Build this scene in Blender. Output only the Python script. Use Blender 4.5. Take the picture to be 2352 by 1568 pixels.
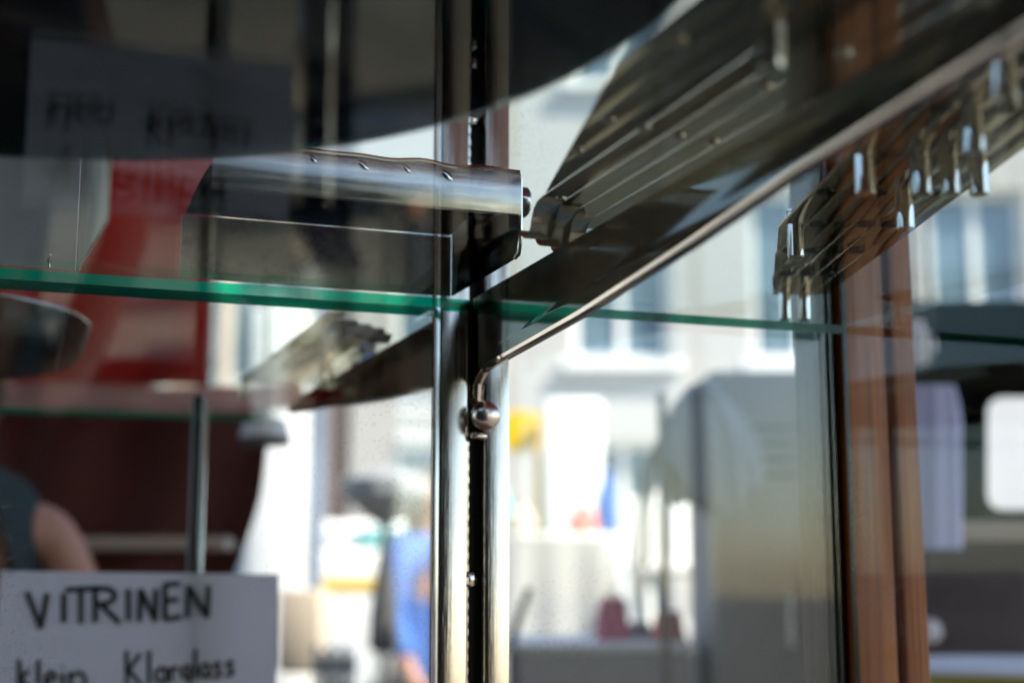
import bpy, bmesh, math, random
from math import radians, sin, cos, pi, tan
from mathutils import Vector, Matrix
random.seed(7)
S = bpy.context.scene
for o in list(bpy.data.objects): bpy.data.objects.remove(o)

# ------------------------------------------------------------ camera, world, sun, exposure
PITCH, YAW, FPX = radians(9.3), radians(20), 3267.0      # FPX: focal length in units of a 2352 x 1568 picture
CAM = Vector((0, 0, 1.2))
cd = bpy.data.cameras.new('camera'); cam = bpy.data.objects.new('camera', cd); S.collection.objects.link(cam)
cam.location = CAM; cam.rotation_euler = (pi/2 + PITCH, 0, 0)
cd.lens = 50; cd.sensor_width = 36; cd.clip_start = 0.02; cd.clip_end = 500
cd.dof.use_dof = True; cd.dof.focus_distance = 0.745; cd.dof.aperture_fstop = 4.2
S.camera = cam
SUN_EL, SUN_AZ = radians(50), radians(114)               # azimuth of the sun measured from +Y towards +X
wd = bpy.data.worlds.new('World'); S.world = wd; wd.use_nodes = True
nt = wd.node_tree; bg = nt.nodes['Background']; sky = nt.nodes.new('ShaderNodeTexSky')
sky.sky_type = 'NISHITA'; sky.sun_disc = False; sky.sun_elevation = SUN_EL; sky.sun_rotation = SUN_AZ
nt.links.new(sky.outputs[0], bg.inputs[0]); bg.inputs[1].default_value = 0.105
sl = bpy.data.lights.new('sun', 'SUN'); so = bpy.data.objects.new('sun', sl); S.collection.objects.link(so)
sl.energy = 4.2; sl.angle = radians(0.5); sl.color = (1, .91, .78)
sd = Vector((sin(SUN_AZ)*cos(SUN_EL), cos(SUN_AZ)*cos(SUN_EL), sin(SUN_EL)))
so.rotation_euler = sd.to_track_quat('Z', 'Y').to_euler(); so.location = sd*30
S.view_settings.view_transform = 'Standard'; S.view_settings.look = 'None'
S.view_settings.exposure = 1.75; S.view_settings.gamma = 1; S.view_settings.use_curve_mapping = False
S.render.engine = 'CYCLES'
S.cycles.max_bounces = 14; S.cycles.transparent_max_bounces = 24; S.cycles.glossy_bounces = 8
S.cycles.caustics_reflective = False; S.cycles.caustics_refractive = False

# ------------------------------------------------------------ pixel -> place
Fv = Vector((0, cos(PITCH), sin(PITCH))); Uv = Vector((0, -sin(PITCH), cos(PITCH))); Rv = Vector((1, 0, 0))
def ray(x, y): return Fv*FPX + Rv*(x-1176) + Uv*(784-y)
def at(x, y, Y):
    d = ray(x, y); return CAM + d*(Y/d.y)
A = at(1070, 712, .82)                                   # back edge of the shelf at the standard: origin of the cabinet frame
ud = Vector((cos(YAW), sin(YAW), 0)); wv = Vector((-sin(YAW), cos(YAW), 0))
def cab(u, w, z): return A + ud*u + wv*w + Vector((0, 0, z))
ZG = -A.z                                                # the ground in cabinet coordinates

# ------------------------------------------------------------ materials
def newmat(name):
    m = bpy.data.materials.new(name); m.use_nodes = True
    n = m.node_tree; return m, n, n.nodes['Principled BSDF']
def noise(n, scale, detail=4, coord='Object', stretch=None):
    tc = n.nodes.new('ShaderNodeTexCoord'); t = n.nodes.new('ShaderNodeTexNoise')
    t.inputs['Scale'].default_value = scale; t.inputs['Detail'].default_value = detail
    if stretch:
        mp = n.nodes.new('ShaderNodeMapping'); mp.inputs['Scale'].default_value = stretch
        n.links.new(tc.outputs[coord], mp.inputs[0]); n.links.new(mp.outputs[0], t.inputs['Vector'])
    else: n.links.new(tc.outputs[coord], t.inputs['Vector'])
    return t
def ramp(n, src, stops):
    r = n.nodes.new('ShaderNodeValToRGB'); n.links.new(src, r.inputs[0])
    e = r.color_ramp.elements
    e[0].position, e[0].color = stops[0][0], (*stops[0][1], 1)
    e[1].position, e[1].color = stops[-1][0], (*stops[-1][1], 1)
    for p, c in stops[1:-1]:
        k = e.new(p); k.color = (*c, 1)
    return r
def bump(n, b, src, strength, dist=.001):
    k = n.nodes.new('ShaderNodeBump'); k.inputs['Strength'].default_value = strength; k.inputs['Distance'].default_value = dist
    n.links.new(src, k.inputs['Height']); n.links.new(k.outputs[0], b.inputs['Normal'])
def paint(name, col, rough=.6, var=.15, scale=3, spec=.4, bmp=0, stretch=None):
    m, n, b = newmat(name); t = noise(n, scale, 5, stretch=stretch)
    lo = tuple(c*(1-var) for c in col); hi = tuple(min(1, c*(1+var)) for c in col)
    r = ramp(n, t.outputs['Fac'], [(.3, lo), (.7, hi)]); n.links.new(r.outputs[0], b.inputs['Base Color'])
    b.inputs['Roughness'].default_value = rough; b.inputs['Specular IOR Level'].default_value = spec
    if bmp: bump(n, b, t.outputs['Fac'], bmp)
    return m
def metal(name, col, r0, r1, scale=40, stretch=None, bmp=0, edge=None):
    m, n, b = newmat(name); t = noise(n, scale, 6, stretch=stretch)
    if edge: b.inputs['Specular Tint'].default_value = (*edge, 1)
    b.inputs['Metallic'].default_value = 1
    mr = n.nodes.new('ShaderNodeMapRange'); mr.inputs['From Min'].default_value = .3; mr.inputs['From Max'].default_value = .7
    mr.inputs['To Min'].default_value = r0; mr.inputs['To Max'].default_value = r1
    n.links.new(t.outputs['Fac'], mr.inputs[0]); n.links.new(mr.outputs[0], b.inputs['Roughness'])
    t2 = noise(n, 23, 6)
    lo = tuple(c*.86 for c in col)
    r = ramp(n, t2.outputs['Fac'], [(.35, lo), (.6, col)]); n.links.new(r.outputs[0], b.inputs['Base Color'])
    if bmp: bump(n, b, t.outputs['Fac'], bmp, .0004)
    return m
def glass(name, tint=(.93, .97, .95), f0=.05, dust=0.0, boost=1.0):
    """thin sheet: see-through with a mirror layer that grows towards grazing angles, and a little dust"""
    m = bpy.data.materials.new(name); m.use_nodes = True; n = m.node_tree; n.nodes.clear()
    out = n.nodes.new('ShaderNodeOutputMaterial'); tr = n.nodes.new('ShaderNodeBsdfTransparent'); tr.inputs[0].default_value = (*tint, 1)
    gl = n.nodes.new('ShaderNodeBsdfGlossy'); gl.inputs['Roughness'].default_value = .012; gl.inputs[0].default_value = (.97, 1, .98, 1)
    lw = n.nodes.new('ShaderNodeLayerWeight'); lw.inputs[0].default_value = .5
    pw = n.nodes.new('ShaderNodeMath'); pw.operation = 'POWER'; pw.inputs[1].default_value = 5; n.links.new(lw.outputs['Facing'], pw.inputs[0])
    mr = n.nodes.new('ShaderNodeMapRange'); mr.inputs['To Min'].default_value = f0; mr.inputs['To Max'].default_value = boost
    n.links.new(pw.outputs[0], mr.inputs[0])
    mx = n.nodes.new('ShaderNodeMixShader'); n.links.new(mr.outputs[0], mx.inputs[0]); n.links.new(tr.outputs[0], mx.inputs[1]); n.links.new(gl.outputs[0], mx.inputs[2])
    last = mx
    if dust:
        df = n.nodes.new('ShaderNodeBsdfDiffuse'); df.inputs[0].default_value = (.75, .75, .78, 1)
        t = noise(n, 5, 6, stretch=(1, 1, .6)); g = noise(n, 420, 2)
        big = ramp(n, t.outputs['Fac'], [(.52, (0, 0, 0)), (.72, (1, 1, 1))]); sp = ramp(n, g.outputs['Fac'], [(.60, (0, 0, 0)), (.66, (1, 1, 1))])
        mu = n.nodes.new('ShaderNodeMath'); mu.operation = 'MULTIPLY'; n.links.new(big.outputs[0], mu.inputs[0]); n.links.new(sp.outputs[0], mu.inputs[1])
        ma = n.nodes.new('ShaderNodeMath'); ma.operation = 'MULTIPLY_ADD'; ma.inputs[1].default_value = .09; n.links.new(big.outputs[0], ma.inputs[0]); n.links.new(mu.outputs[0], ma.inputs[2])
        mm = n.nodes.new('ShaderNodeMath'); mm.operation = 'MULTIPLY'; mm.inputs[1].default_value = dust; mm.use_clamp = True; n.links.new(ma.outputs[0], mm.inputs[0])
        m2 = n.nodes.new('ShaderNodeMixShader'); n.links.new(mm.outputs[0], m2.inputs[0]); n.links.new(mx.outputs[0], m2.inputs[1]); n.links.new(df.outputs[0], m2.inputs[2])
        last = m2
    n.links.new(last.outputs[0], out.inputs[0]); return m
def edge_glass(name, col, tl=.6):
    m = bpy.data.materials.new(name); m.use_nodes = True; n = m.node_tree; n.nodes.clear()
    out = n.nodes.new('ShaderNodeOutputMaterial')
    t = noise(n, 9, 3); r = ramp(n, t.outputs['Fac'], [(.4, tuple(c*.7 for c in col)), (.6, col)])  # noise stands in for brighter and dimmer stretches of light along the edge
    d = n.nodes.new('ShaderNodeBsdfTranslucent'); tr = n.nodes.new('ShaderNodeBsdfTransparent'); g = n.nodes.new('ShaderNodeBsdfGlossy'); g.inputs['Roughness'].default_value = .15
    n.links.new(r.outputs[0], d.inputs[0]); n.links.new(r.outputs[0], tr.inputs[0])
    a = n.nodes.new('ShaderNodeMixShader'); a.inputs[0].default_value = 1-tl; n.links.new(d.outputs[0], a.inputs[1]); n.links.new(tr.outputs[0], a.inputs[2])
    b = n.nodes.new('ShaderNodeMixShader'); b.inputs[0].default_value = .03; n.links.new(a.outputs[0], b.inputs[1]); n.links.new(g.outputs[0], b.inputs[2])
    n.links.new(b.outputs[0], out.inputs[0]); return m
def wood(name, a, b2, scale=260):
    m, n, b = newmat(name); t = noise(n, scale, 8, stretch=(1, 1, .025))
    r = ramp(n, t.outputs['Fac'], [(.3, a), (.55, b2), (.75, tuple(c*1.25 for c in b2))]); n.links.new(r.outputs[0], b.inputs['Base Color'])
    b.inputs['Roughness'].default_value = .5; b.inputs['Specular IOR Level'].default_value = .25; bump(n, b, t.outputs['Fac'], .25, .0005); return m

M = {}
M['chrome'] = metal('polished_chrome', (.76, .72, .66), .03, .10, 30)
M['blade'] = metal('dark_polished_steel', (.30, .275, .24), .05, .13, 30, edge=(.5, .47, .42))
M['rail'] = metal('brushed_chrome', (.74, .69, .62), .08, .20, 55, stretch=(30, 30, .35), bmp=.25)
M['steel'] = metal('polished_steel', (.68, .66, .61), .05, .16, 18)
M['rack'] = metal('satin_steel', (.50, .46, .39), .06, .15, 25, edge=(.75, .7, .62))
M['brushed'] = metal('brushed_steel', (.64, .63, .61), .10, .24, 40, stretch=(.6, 1, 14), bmp=.04)
M['matte'] = metal('matte_steel', (.74, .72, .67), .38, .55, 40, stretch=(.6, 1, 14), bmp=.03)
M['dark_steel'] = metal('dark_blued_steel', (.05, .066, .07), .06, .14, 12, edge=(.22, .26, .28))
M['satin'] = metal('satin_chrome', (.66, .60, .56), .16, .28, 60)
M['black'] = paint('black_gap', (.012, .011, .01), .6, .2, 20)
M['wood'] = wood('red_brown_wood', (.15, .042, .010), (.38, .125, .028))
M['wood_dark'] = wood('dark_stained_wood', (.022, .013, .01), (.045, .025, .018))
M['shelf'] = glass('shelf_glass', (.94, .975, .955), .03, boost=.3, dust=.12)
M['pane'] = glass('pane_glass', (.93, .96, .95), .045, dust=.35)
M['pane_l'] = glass('mirroring_pane_glass', (.94, .965, .955), .08, dust=.25)
M['side'] = glass('dusty_pane_glass', (.95, .965, .96), .015, dust=.9, boost=.5)
M['green'] = edge_glass('green_glass_edge', (.0, 1.0, .55), .5)
M['green2'] = edge_glass('deep_green_glass_edge', (.0, .20, .11), .35)
M['dkgreen'] = edge_glass('dark_glass_edge', (.01, .05, .035))
# ------------------------------------------------------------ mesh helpers
class MB:
    """collects geometry in cabinet or world coordinates, then links it as ONE mesh object"""
    def __init__(s): s.bm = bmesh.new()
    def box(s, a, b, bevel=0, seg=2):
        vs = [s.bm.verts.new((x, y, z)) for x in (a[0], b[0]) for y in (a[1], b[1]) for z in (a[2], b[2])]
        fs = [s.bm.faces.new([vs[i] for i in q]) for q in ((0,1,3,2),(4,6,7,5),(0,4,5,1),(2,3,7,6),(0,2,6,4),(1,5,7,3))]
        if bevel:
            es = list({e for f in fs for e in f.edges}); bmesh.ops.bevel(s.bm, geom=es, offset=bevel, segments=seg, affect='EDGES', profile=.5)
        return s
    def prism(s, pts, vec, bevel=0):
        v = Vector(vec); a = [s.bm.verts.new(p) for p in pts]; b = [s.bm.verts.new(Vector(p)+v) for p in pts]; k = len(a)
        fs = [s.bm.faces.new(a), s.bm.faces.new(b[::-1])] + [s.bm.faces.new((a[i], b[i], b[(i+1)%k], a[(i+1)%k])) for i in range(k)]
        if bevel:
            es = list({e for f in fs for e in f.edges}); bmesh.ops.bevel(s.bm, geom=es, offset=bevel, segments=2, affect='EDGES', profile=.5)
        return s
    def lathe(s, c, prof, axis=(0,0,1), n=32, sx=1.0, cap=True):
        ax = Vector(axis).normalized(); e1 = ax.orthogonal().normalized(); e2 = ax.cross(e1); c = Vector(c); rings = []
        for r, h in prof:
            rings.append([s.bm.verts.new(c + ax*h + e1*(r*sx*cos(2*pi*i/n)) + e2*(r*sin(2*pi*i/n))) for i in range(n)])
        for p, q in zip(rings, rings[1:]):
            for i in range(n): s.bm.faces.new((p[i], p[(i+1)%n], q[(i+1)%n], q[i]))
        if cap: s.bm.faces.new(rings[0][::-1]); s.bm.faces.new(rings[-1])
        return s
    def tube(s, pts, r, n=8, taper=None):
        P = [Vector(p) for p in pts]; rings = []; e = None
        for i, p in enumerate(P):
            t = (P[min(i+1, len(P)-1)]-P[max(i-1, 0)]).normalized()
            e = t.orthogonal().normalized() if e is None else (e - t*e.dot(t)).normalized()
            g = t.cross(e); rr = r if taper is None else taper[i]
            rings.append([s.bm.verts.new(p + e*(rr*cos(2*pi*k/n)) + g*(rr*sin(2*pi*k/n))) for k in range(n)])
        for p, q in zip(rings, rings[1:]):
            for i in range(n): s.bm.faces.new((p[i], p[(i+1)%n], q[(i+1)%n], q[i]))
        s.bm.faces.new(rings[0][::-1]); s.bm.faces.new(rings[-1]); return s
    def grid(s, fn, nu, nv, thick=0, normal=None):
        V = [[s.bm.verts.new(fn(i/nu, j/nv)) for j in range(nv+1)] for i in range(nu+1)]
        for i in range(nu):
            for j in range(nv): s.bm.faces.new((V[i][j], V[i+1][j], V[i+1][j+1], V[i][j+1]))
        if thick: bmesh.ops.solidify(s.bm, geom=s.bm.faces[:], thickness=thick)
        return s
    def build(s, name, m, parent=None, origin=(0,0,0), smooth=True, ang=35):
        bmesh.ops.recalc_face_normals(s.bm, faces=s.bm.faces[:])
        bmesh.ops.translate(s.bm, verts=s.bm.verts[:], vec=-Vector(origin))
        me = bpy.data.meshes.new(name); s.bm.to_mesh(me); s.bm.free()
        for k in (m if isinstance(m, (list, tuple)) else [m]): me.materials.append(M[k] if isinstance(k, str) else k)
        if smooth:
            me.shade_smooth()
            try: me.set_sharp_from_angle(angle=radians(ang))
            except Exception: pass
        o = bpy.data.objects.new(name, me); S.collection.objects.link(o)
        if parent: o.parent = parent
        return o
def tag(o, label, cat, group=None, kind=None):
    if label: o['label'] = label
    if cat: o['category'] = cat
    if group: o['group'] = group
    if kind: o['kind'] = kind
    return o
class Thing:
    """an Empty at a thing's base; parts are given in the frame ('cabinet' or 'world') it is built in"""
    def __init__(s, name, label, cat, base, frame='cabinet', group=None):
        s.base = Vector(base); s.o = bpy.data.objects.new(name, None); S.collection.objects.link(s.o)
        s.o.empty_display_size = .02
        if frame == 'cabinet': s.o.location = cab(*base); s.o.rotation_euler = (0, 0, YAW)
        else: s.o.location = base
        tag(s.o, label, cat, group)
    def part(s, name, mb, m, parent=None, **k):
        return mb.build(name, m, parent or s.o, s.base, **k)
def struct(o): o['kind'] = 'structure'; return o

# ============================================================ SETTING
M['asphalt'] = paint('grey_asphalt', (.10, .09, .078), .9, .3, 2, bmp=.3)
g = MB().box((-60, -60, -.2), (60, 60, 0)); struct(g.build('ground', 'asphalt', smooth=False))
M['slab'] = paint('pale_paving', (.36, .35, .33), .85, .15, 1.5)
g = MB().box((-30, 9.5, 0.001), (30, 14, .12)); struct(g.build('pavement', 'slab', smooth=False))

# the pale house across the street
M['render'] = paint('cream_render', (.44, .42, .41), .85, .06, .6)
M['render_b'] = paint('rose_render', (.52, .38, .31), .85, .06, .6)
M['winframe'] = paint('white_window_paint', (.8, .8, .8), .5, .05, 2)
M['winglass'] = paint('window_pane_blue', (.10, .15, .19), .08, .3, 1.2, spec=.8)
def house(label, x0, x1, y, mat, top, cols, rows, ww, wh):
    t = Thing('house', label, 'house', ((x0+x1)/2, y+4, 0), 'world', 'houses across the street')
    W = MB(); dx = (x1-x0)/cols; xs = []
    for c in range(cols): xs.append((x0+dx*c+(dx-ww)/2, x0+dx*c+(dx+ww)/2))
    px = x0
    for a, b in xs: W.box((px, y, .1), (a, y+.5, top)); px = b
    W.box((px, y, .1), (x1, y+.5, top))
    for a, b in xs:
        pz = .1
        for z in rows: W.box((a, y+.002, pz), (b, y+.498, z)); pz = z+wh
        W.box((a, y+.002, pz), (b, y+.498, top))
    W.box((x0+.01, y+.55, .1), (x1-.01, y+8, top-.02))
    t.part('wall', W, mat, smooth=False)
    for a, b in xs:
        for z in rows:
            f = MB(); k = .07
            for q in (((a, y+.12, z), (a+k, y+.2, z+wh)), ((b-k, y+.12, z), (b, y+.2, z+wh)), ((a+k, y+.12, z), (b-k, y+.2, z+k)), ((a+k, y+.12, z+wh-k), (b-k, y+.2, z+wh)), (((a+b)/2-.04, y+.118, z+k), ((a+b)/2+.04, y+.198, z+wh-k))): f.box(*q)
            fo = t.part('window', f, 'winframe', smooth=False)
            p = MB().box((a+.03, y+.15, z+.03), (b-.03, y+.17, z+wh-.03)); t.part('pane', p, 'winglass', fo, smooth=False)
            sl_ = MB().box((a-.1, y-.1, z-.09), (b+.1, y+.12, z-.003)); t.part('sill', sl_, 'winframe', fo, smooth=False)
    c = MB().box((x0-.1, y-.25, top), (x1+.1, y+8.2, top+.35), .05); t.part('cornice', c, 'winframe')
    return t
house('cream rendered house with tall white framed windows across the street', -1.6, 7.4, 14, 'render', 9.5, 5, (.75, 3.3, 6.2), 1.0, 1.75)
house('rose rendered house with white framed windows beside the cream house', -9.5, -1.7, 14.3, 'render_b', 9, 5, (.75, 3.1, 5.9), .9, 1.7)

h_ = house('long grey rendered house on the near side of the street, mirrored in the glass', -11, 11, -20, 'render', 9, 9, (.75, 3.3, 6.2), 1.1, 1.75)
del h_.o['group']; h_.o.rotation_euler = (0, 0, pi); h_.o.location = (-3, -17, 0)

# unseen market canopy, sized to shade the cabinet and the photographer
M['canvas'] = paint('dark_red_canvas', (.16, .02, .018), .9, .2, 1.5)
M['pole'] = metal('aluminium_pole', (.5, .5, .5), .2, .4)
t = Thing('market_canopy', 'dark red canvas market canopy on four poles out of view over the display cabinet', 'canopy', (0, -1, 0), 'world')
c = MB().grid(lambda a, b: (-3.2+6.4*a, -1.9+3.8*b, 2.75+.5*(1-abs(2*a-1))-.03*sin(7*b)), 16, 12, .01); t.part('roof_cloth', c, 'canvas')
M['blocker'] = paint('dark_blocker_cloth', (.035, .028, .026), .9, .3, 1.2)
c = MB().grid(lambda a, b: (-3.1+5.15*a, -2.2+.04*sin(40*a), .02+2.3*b), 60, 4, .01); t.part('blocker_cloth', c, 'blocker')  # unseen cloth added behind the camera to darken reflections in glass and chrome
for px, py in ((-3.1, -1.85), (3.1, -1.85), (-3.1, 1.8), (3.1, 1.8)):
    t.part('pole', MB().lathe((px, py, 0), [(.025, 0), (.025, 2.78)], n=12), 'pole')

# ============================================================ DISPLAY CABINET
ZT = .55
t = Thing('display_cabinet', 'glass display cabinet with chrome slotted standard and red brown wooden corner post', 'cabinet', (0, .02, ZG))
ZB = ZG+.003
# slotted chrome standard: two bars, black recess, toothed strip, screws
std = t.part('shelf_standard', MB().box((-.0150, .001, ZB), (.0017, .016, ZT), .0012), 'rail')
t.part('rail', MB().box((.0124, .001, ZB), (.0277, .016, ZT), .0012), 'rail', std)
t.part('recess', MB().box((.0010, .0118, ZB), (.0131, .0155, ZT)), 'black', std, smooth=False)
t.part('rear_bar', MB().box((.0155, .017, ZB), (.0335, .030, ZT), .001), 'rail', std)
tooth = MB(); tooth.box((.0020, .0085, ZB), (.0052, .0117, ZT), .0003, 1)
z = -.075
while z > -.30:
    tooth.box((.0021, .0066, z-.0042), (.0049, .0084, z), .0002, 1); z -= .0072
z = .02
while z < .3:
    tooth.box((.0021, .0066, z-.0042), (.0049, .0084, z), .0002, 1); z += .0072
t.part('toothed_strip', tooth, 'rail', std)
for z in (-.1556, .12):
    sc = MB().lathe((.0062, .0085, z), [(.0046, -.0012), (.0046, .0), (.0040, .0010), (.0026, .0016), (.0001, .0018)], axis=(0, -1, 0), n=20)
    so_ = t.part('screw', sc, 'chrome', std)
# back panes and side pane
lp = MB().box((-.60, .0030, ZG+.35), (-.0184, .0070, ZT))
o = t.part('back_pane', lp, ['pane_l', 'dkgreen'], smooth=False)
for f in o.data.polygons:
    if abs(f.normal.y) < .5: f.material_index = 1
rp = MB().box((.0285, .0105, ZG+.35), (.2545, .0145, ZT))
o = t.part('back_pane', rp, ['pane', 'dkgreen'], smooth=False)
for f in o.data.polygons:
    if abs(f.normal.y) < .5: f.material_index = 1
sp = MB().box((.2562, -.64, ZG+.35), (.2600, .0, ZT))
o = t.part('side_pane', sp, ['side', 'dkgreen'], smooth=False)
for f in o.data.polygons:
    if abs(f.normal.x) < .5: f.material_index = 1
# wooden corner post: dark rebate, broad strip, groove, narrow strip
t.part('rebate', MB().box((.2440, .0150, ZB), (.2608, .040, ZT), .001), 'wood_dark')
t.part('wooden_post', MB().box((.2613, .004, ZB), (.2915, .040, ZT), .0022), 'wood')
t.part('groove', MB().box((.2915, .014, ZB), (.2975, .036, ZT)), 'wood_dark', smooth=False)
t.part('wooden_strip', MB().prism([(.2975, .005, ZB), (.3230, .005, ZB), (.3120, .005, ZT), (.2975, .005, ZT)], (0, .032, 0), .002), 'wood')
t.part('base_board', MB().box((-.60, -.64, ZG+.30), (.2540, -.002, ZG+.345), .002), 'wood')
for px, py in ((-.62, .003), (-.62, -.66), (.2615, -.66)):
    t.part('corner_post', MB().box((px, py, ZB), (px+.019, py+.019, ZT), .001), 'wood')

# shelf bracket: tapered mirror-bright blade, hook and round knob
t = Thing('shelf_bracket', 'long tapered chrome shelf bracket with round knob hooked into the slotted standard', 'bracket', (.008, 0, -.07))
bl = [(.0045, .006, .0080), (.0045, -.475, .0088), (.0045, -.520, .0050), (.0045, -.520, -.0010), (.0045, -.475, -.0033), (.0045, -.354, -.0112), (.0045, -.276, -.0188), (.0045, -.158, -.0278), (.0045, -.02, -.0345), (.0045, -.006, -.0372), (.0045, .000, -.0430), (.0045, .0005, -.0560), (.0045, .0070, -.0560), (.0045, .0070, -.03)]
t.part('blade', MB().prism(bl, (.0068, 0, 0), .0011), 'blade')
ln = MB().tube([(.0079, .004, -.0562), (.0079, .001, -.0420), (.0079, -.008, -.0358), (.0079, -.02, -.0342), (.0079, -.158, -.0277), (.0079, -.276, -.0186), (.0079, -.354, -.0111), (.0079, -.475, -.0032), (.0079, -.520, .0005)], .0034, 10)
t.part('rounded_lip', ln, 'chrome')
t.part('pin', MB().lathe((.0097, .006, -.0625), [(.004, 0), (.004, .0125)], axis=(0, -1, 0), n=20), 'chrome')
t.part('knob', MB().lathe((.0097, -.005, -.0625), [(.0070, -.0005), (.0084, .0008), (.0087, .0022), (.0087, .0045), (.0080, .0062), (.0066, .0074), (.0040, .0084), (.0015, .0088), (.0001, .0088)], axis=(0, -1, 0), n=40), 'satin')
t.part('lug', MB().lathe((.0035, -.0012, -.0738), [(.0018, 0), (.0022, .0015), (.0022, .0075), (.0016, .0090)], axis=(1, 0, 0), n=16), 'chrome')

# two glass shelves that meet at the bracket
def shelf(label, u0, u1, em):
    o = MB().box((u0, -.64, 0), (u1, -.0022, .0058)).build('glass_shelf', ['shelf', em], None, ((u0+u1)/2, -.27, 0), smooth=False)
    o.location = cab((u0+u1)/2, -.27, 0); o.rotation_euler = (0, 0, YAW)
    for f in o.data.polygons:
        if abs(f.normal.y) > .5: f.material_index = 1
    return tag(o, label, 'shelf', 'glass shelves of the cabinet')
shelf('clear glass shelf with bright green edge carrying the round bowl and steel box', -.585, .0040, 'green')
shelf('clear glass shelf with green edge between bracket and wooden post carrying pegged rack', .0117, .2545, 'green2')

# ============================================================ THINGS ON THE SHELVES
def uv(px, py, h):                                       # pixel -> cabinet (u, w) on the level h
    d = ray(px, py); P = CAM + d*((A.z+h-CAM.z)/d.z) - A
    return P.dot(ud), P.dot(wv)
def rusty(name, base, rust):
    m, n, b = newmat(name); t = noise(n, 38, 8); t2 = noise(n, 170, 4)
    mu = n.nodes.new('ShaderNodeMath'); mu.operation = 'MULTIPLY_ADD'; mu.inputs[1].default_value = .45
    n.links.new(t2.outputs['Fac'], mu.inputs[0]); n.links.new(t.outputs['Fac'], mu.inputs[2])
    r = ramp(n, mu.outputs[0], [(.70, base), (.78, tuple((a+c)/2 for a, c in zip(base, rust))), (.90, tuple(c*.5 for c in rust))])
    n.links.new(r.outputs[0], b.inputs['Base Color'])
    k = ramp(n, mu.outputs[0], [(.7, (.92,)*3), (.86, (.1,)*3)]); n.links.new(k.outputs[0], b.inputs['Metallic'])
    q = ramp(n, mu.outputs[0], [(.6, (.34,)*3), (.85, (.7,)*3)]); n.links.new(q.outputs[0], b.inputs['Roughness'])
    return m
M['rusty'] = rusty('rust_spotted_steel', (.38, .33, .27), (.20, .10, .05))

# open steel case lying face down: back wall, end wall, ceiling, front lip with a wavy rim, round stub
t = Thing('steel_case', 'open steel case turned face down with wavy rim, rust spots inside and a round stub', 'case', (-.08, -.06, .0059))
U0, U1, W0, W1 = -.166, -.0100, -.1215, -.0060
t.part('back_wall', MB().box((U0, W1-.0012, .0062), (U1-.0015, W1, .0415), .0004, 1), 'rusty')
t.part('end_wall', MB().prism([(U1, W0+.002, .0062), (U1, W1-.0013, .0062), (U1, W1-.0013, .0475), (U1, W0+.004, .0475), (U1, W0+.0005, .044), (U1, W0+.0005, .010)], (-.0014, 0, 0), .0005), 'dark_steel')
t.part('corner_edge', MB().tube([(U1-.0008, W0+.008, .0066), (U1-.0006, W0+.003, .0085), (U1-.0004, W0+.0012, .014), (U1-.0004, W0+.001, .026), (U1-.0004, W0+.001, .046)], .0012, 8), 'steel')
def ceil_fn(a, b): return (U0+.002+(U1-U0-.0045)*a, W0+.0015+(W1-W0-.003)*b, .0420+.0035*sin(pi*b))
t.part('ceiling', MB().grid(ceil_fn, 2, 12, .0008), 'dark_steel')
def lip_fn(a, b):
    u = U0+(U1-.0006-U0)*a
    wave = .0011*sin(u*2*pi/.036)*max(0, 1-abs(a-.72)/.34)
    k = b
    return (u, W0-.0012*sin(pi*k)*.8, .0268+(.0222+wave)*k)
t.part('front_lip', MB().grid(lip_fn, 120, 8, .0010), 'brushed')
t.part('rim', MB().tube([(U0+(U1-.0012-U0)*i/120, W0+.0004, lip_fn(i/120, 1)[2]+.0006) for i in range(121)], .0013, 8), 'steel')
t.part('lower_rim', MB().tube([(U0, W0, .0268), (U1-.002, W0, .0268)], .0006, 6), 'steel')
t.part('lid', MB().prism([(U0+.001, W0+.004, .0485), (U1-.006, W0+.004, .0485), (U1-.004, W0+.05, .0560), (-.052, W0+.06, .0610), (-.09, W0+.055, .0600), (U0, W0+.045, .0545)], (0, .0, .0012)), 'steel', smooth=False)
st = t.part('stub', MB().lathe((U1-.0004, W0+.0085, .0362), [(.0058, 0), (.0078, .0006), (.0080, .0014), (.0080, .0052), (.0070, .0064), (.0030, .0066)], axis=(1, 0, 0), n=28), 'steel')
for du, dz, dr in ((-.040, .0436, 1.15), (-.061, .0450, .85), (-.083, .0446, 1.0), (-.108, .0452, .7)):
    t.part('dimple', MB().lathe((U1+du, W0-.0006, dz), [(.0034*dr, -.0002), (.0028*dr, .0002), (.0014*dr, .0004), (.0002, .00045)], axis=(0, -1, 0), n=20, sx=.55), 'brushed')

# second case at the left with a chamfered end wall
t = Thing('steel_case', 'open brushed steel case with a chamfered end wall beside the wavy rimmed case', 'case', (-.30, -.03, .0059))
t.part('back_wall', MB().box((-.46, -.0062, .0061), (-.2200, -.005, .098), .0003, 1), 'matte')
d_ = ray(247, 510); k_ = ((A-CAM).dot(ud)-.2185)/d_.dot(ud); P_ = CAM+d_*k_-A
wc, zc = P_.dot(wv), P_.z
t.part('end_wall', MB().prism([(-.2193, -.0064, .0061), (-.2193, -.0150, .0061), (-.2193, wc, zc), (-.2193, wc, .1), (-.2193, -.0064, .1)], (.0012, 0, 0), .0004), 'matte')
t.part('edge_bead', MB().tube([(-.2187, -.0068, .0066), (-.2187, -.0068, .1)], .0011, 8), 'chrome')
t.part('ceiling', MB().box((-.46, -.09, .1002), (-.2180, -.005, .1014)), 'brushed', smooth=False)
t.part('clip', MB().tube([(-.2335, -.0075, .0068), (-.2338, -.0085, .0105), (-.2325, -.0085, .0135)], .0012, 8), 'chrome')

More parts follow.
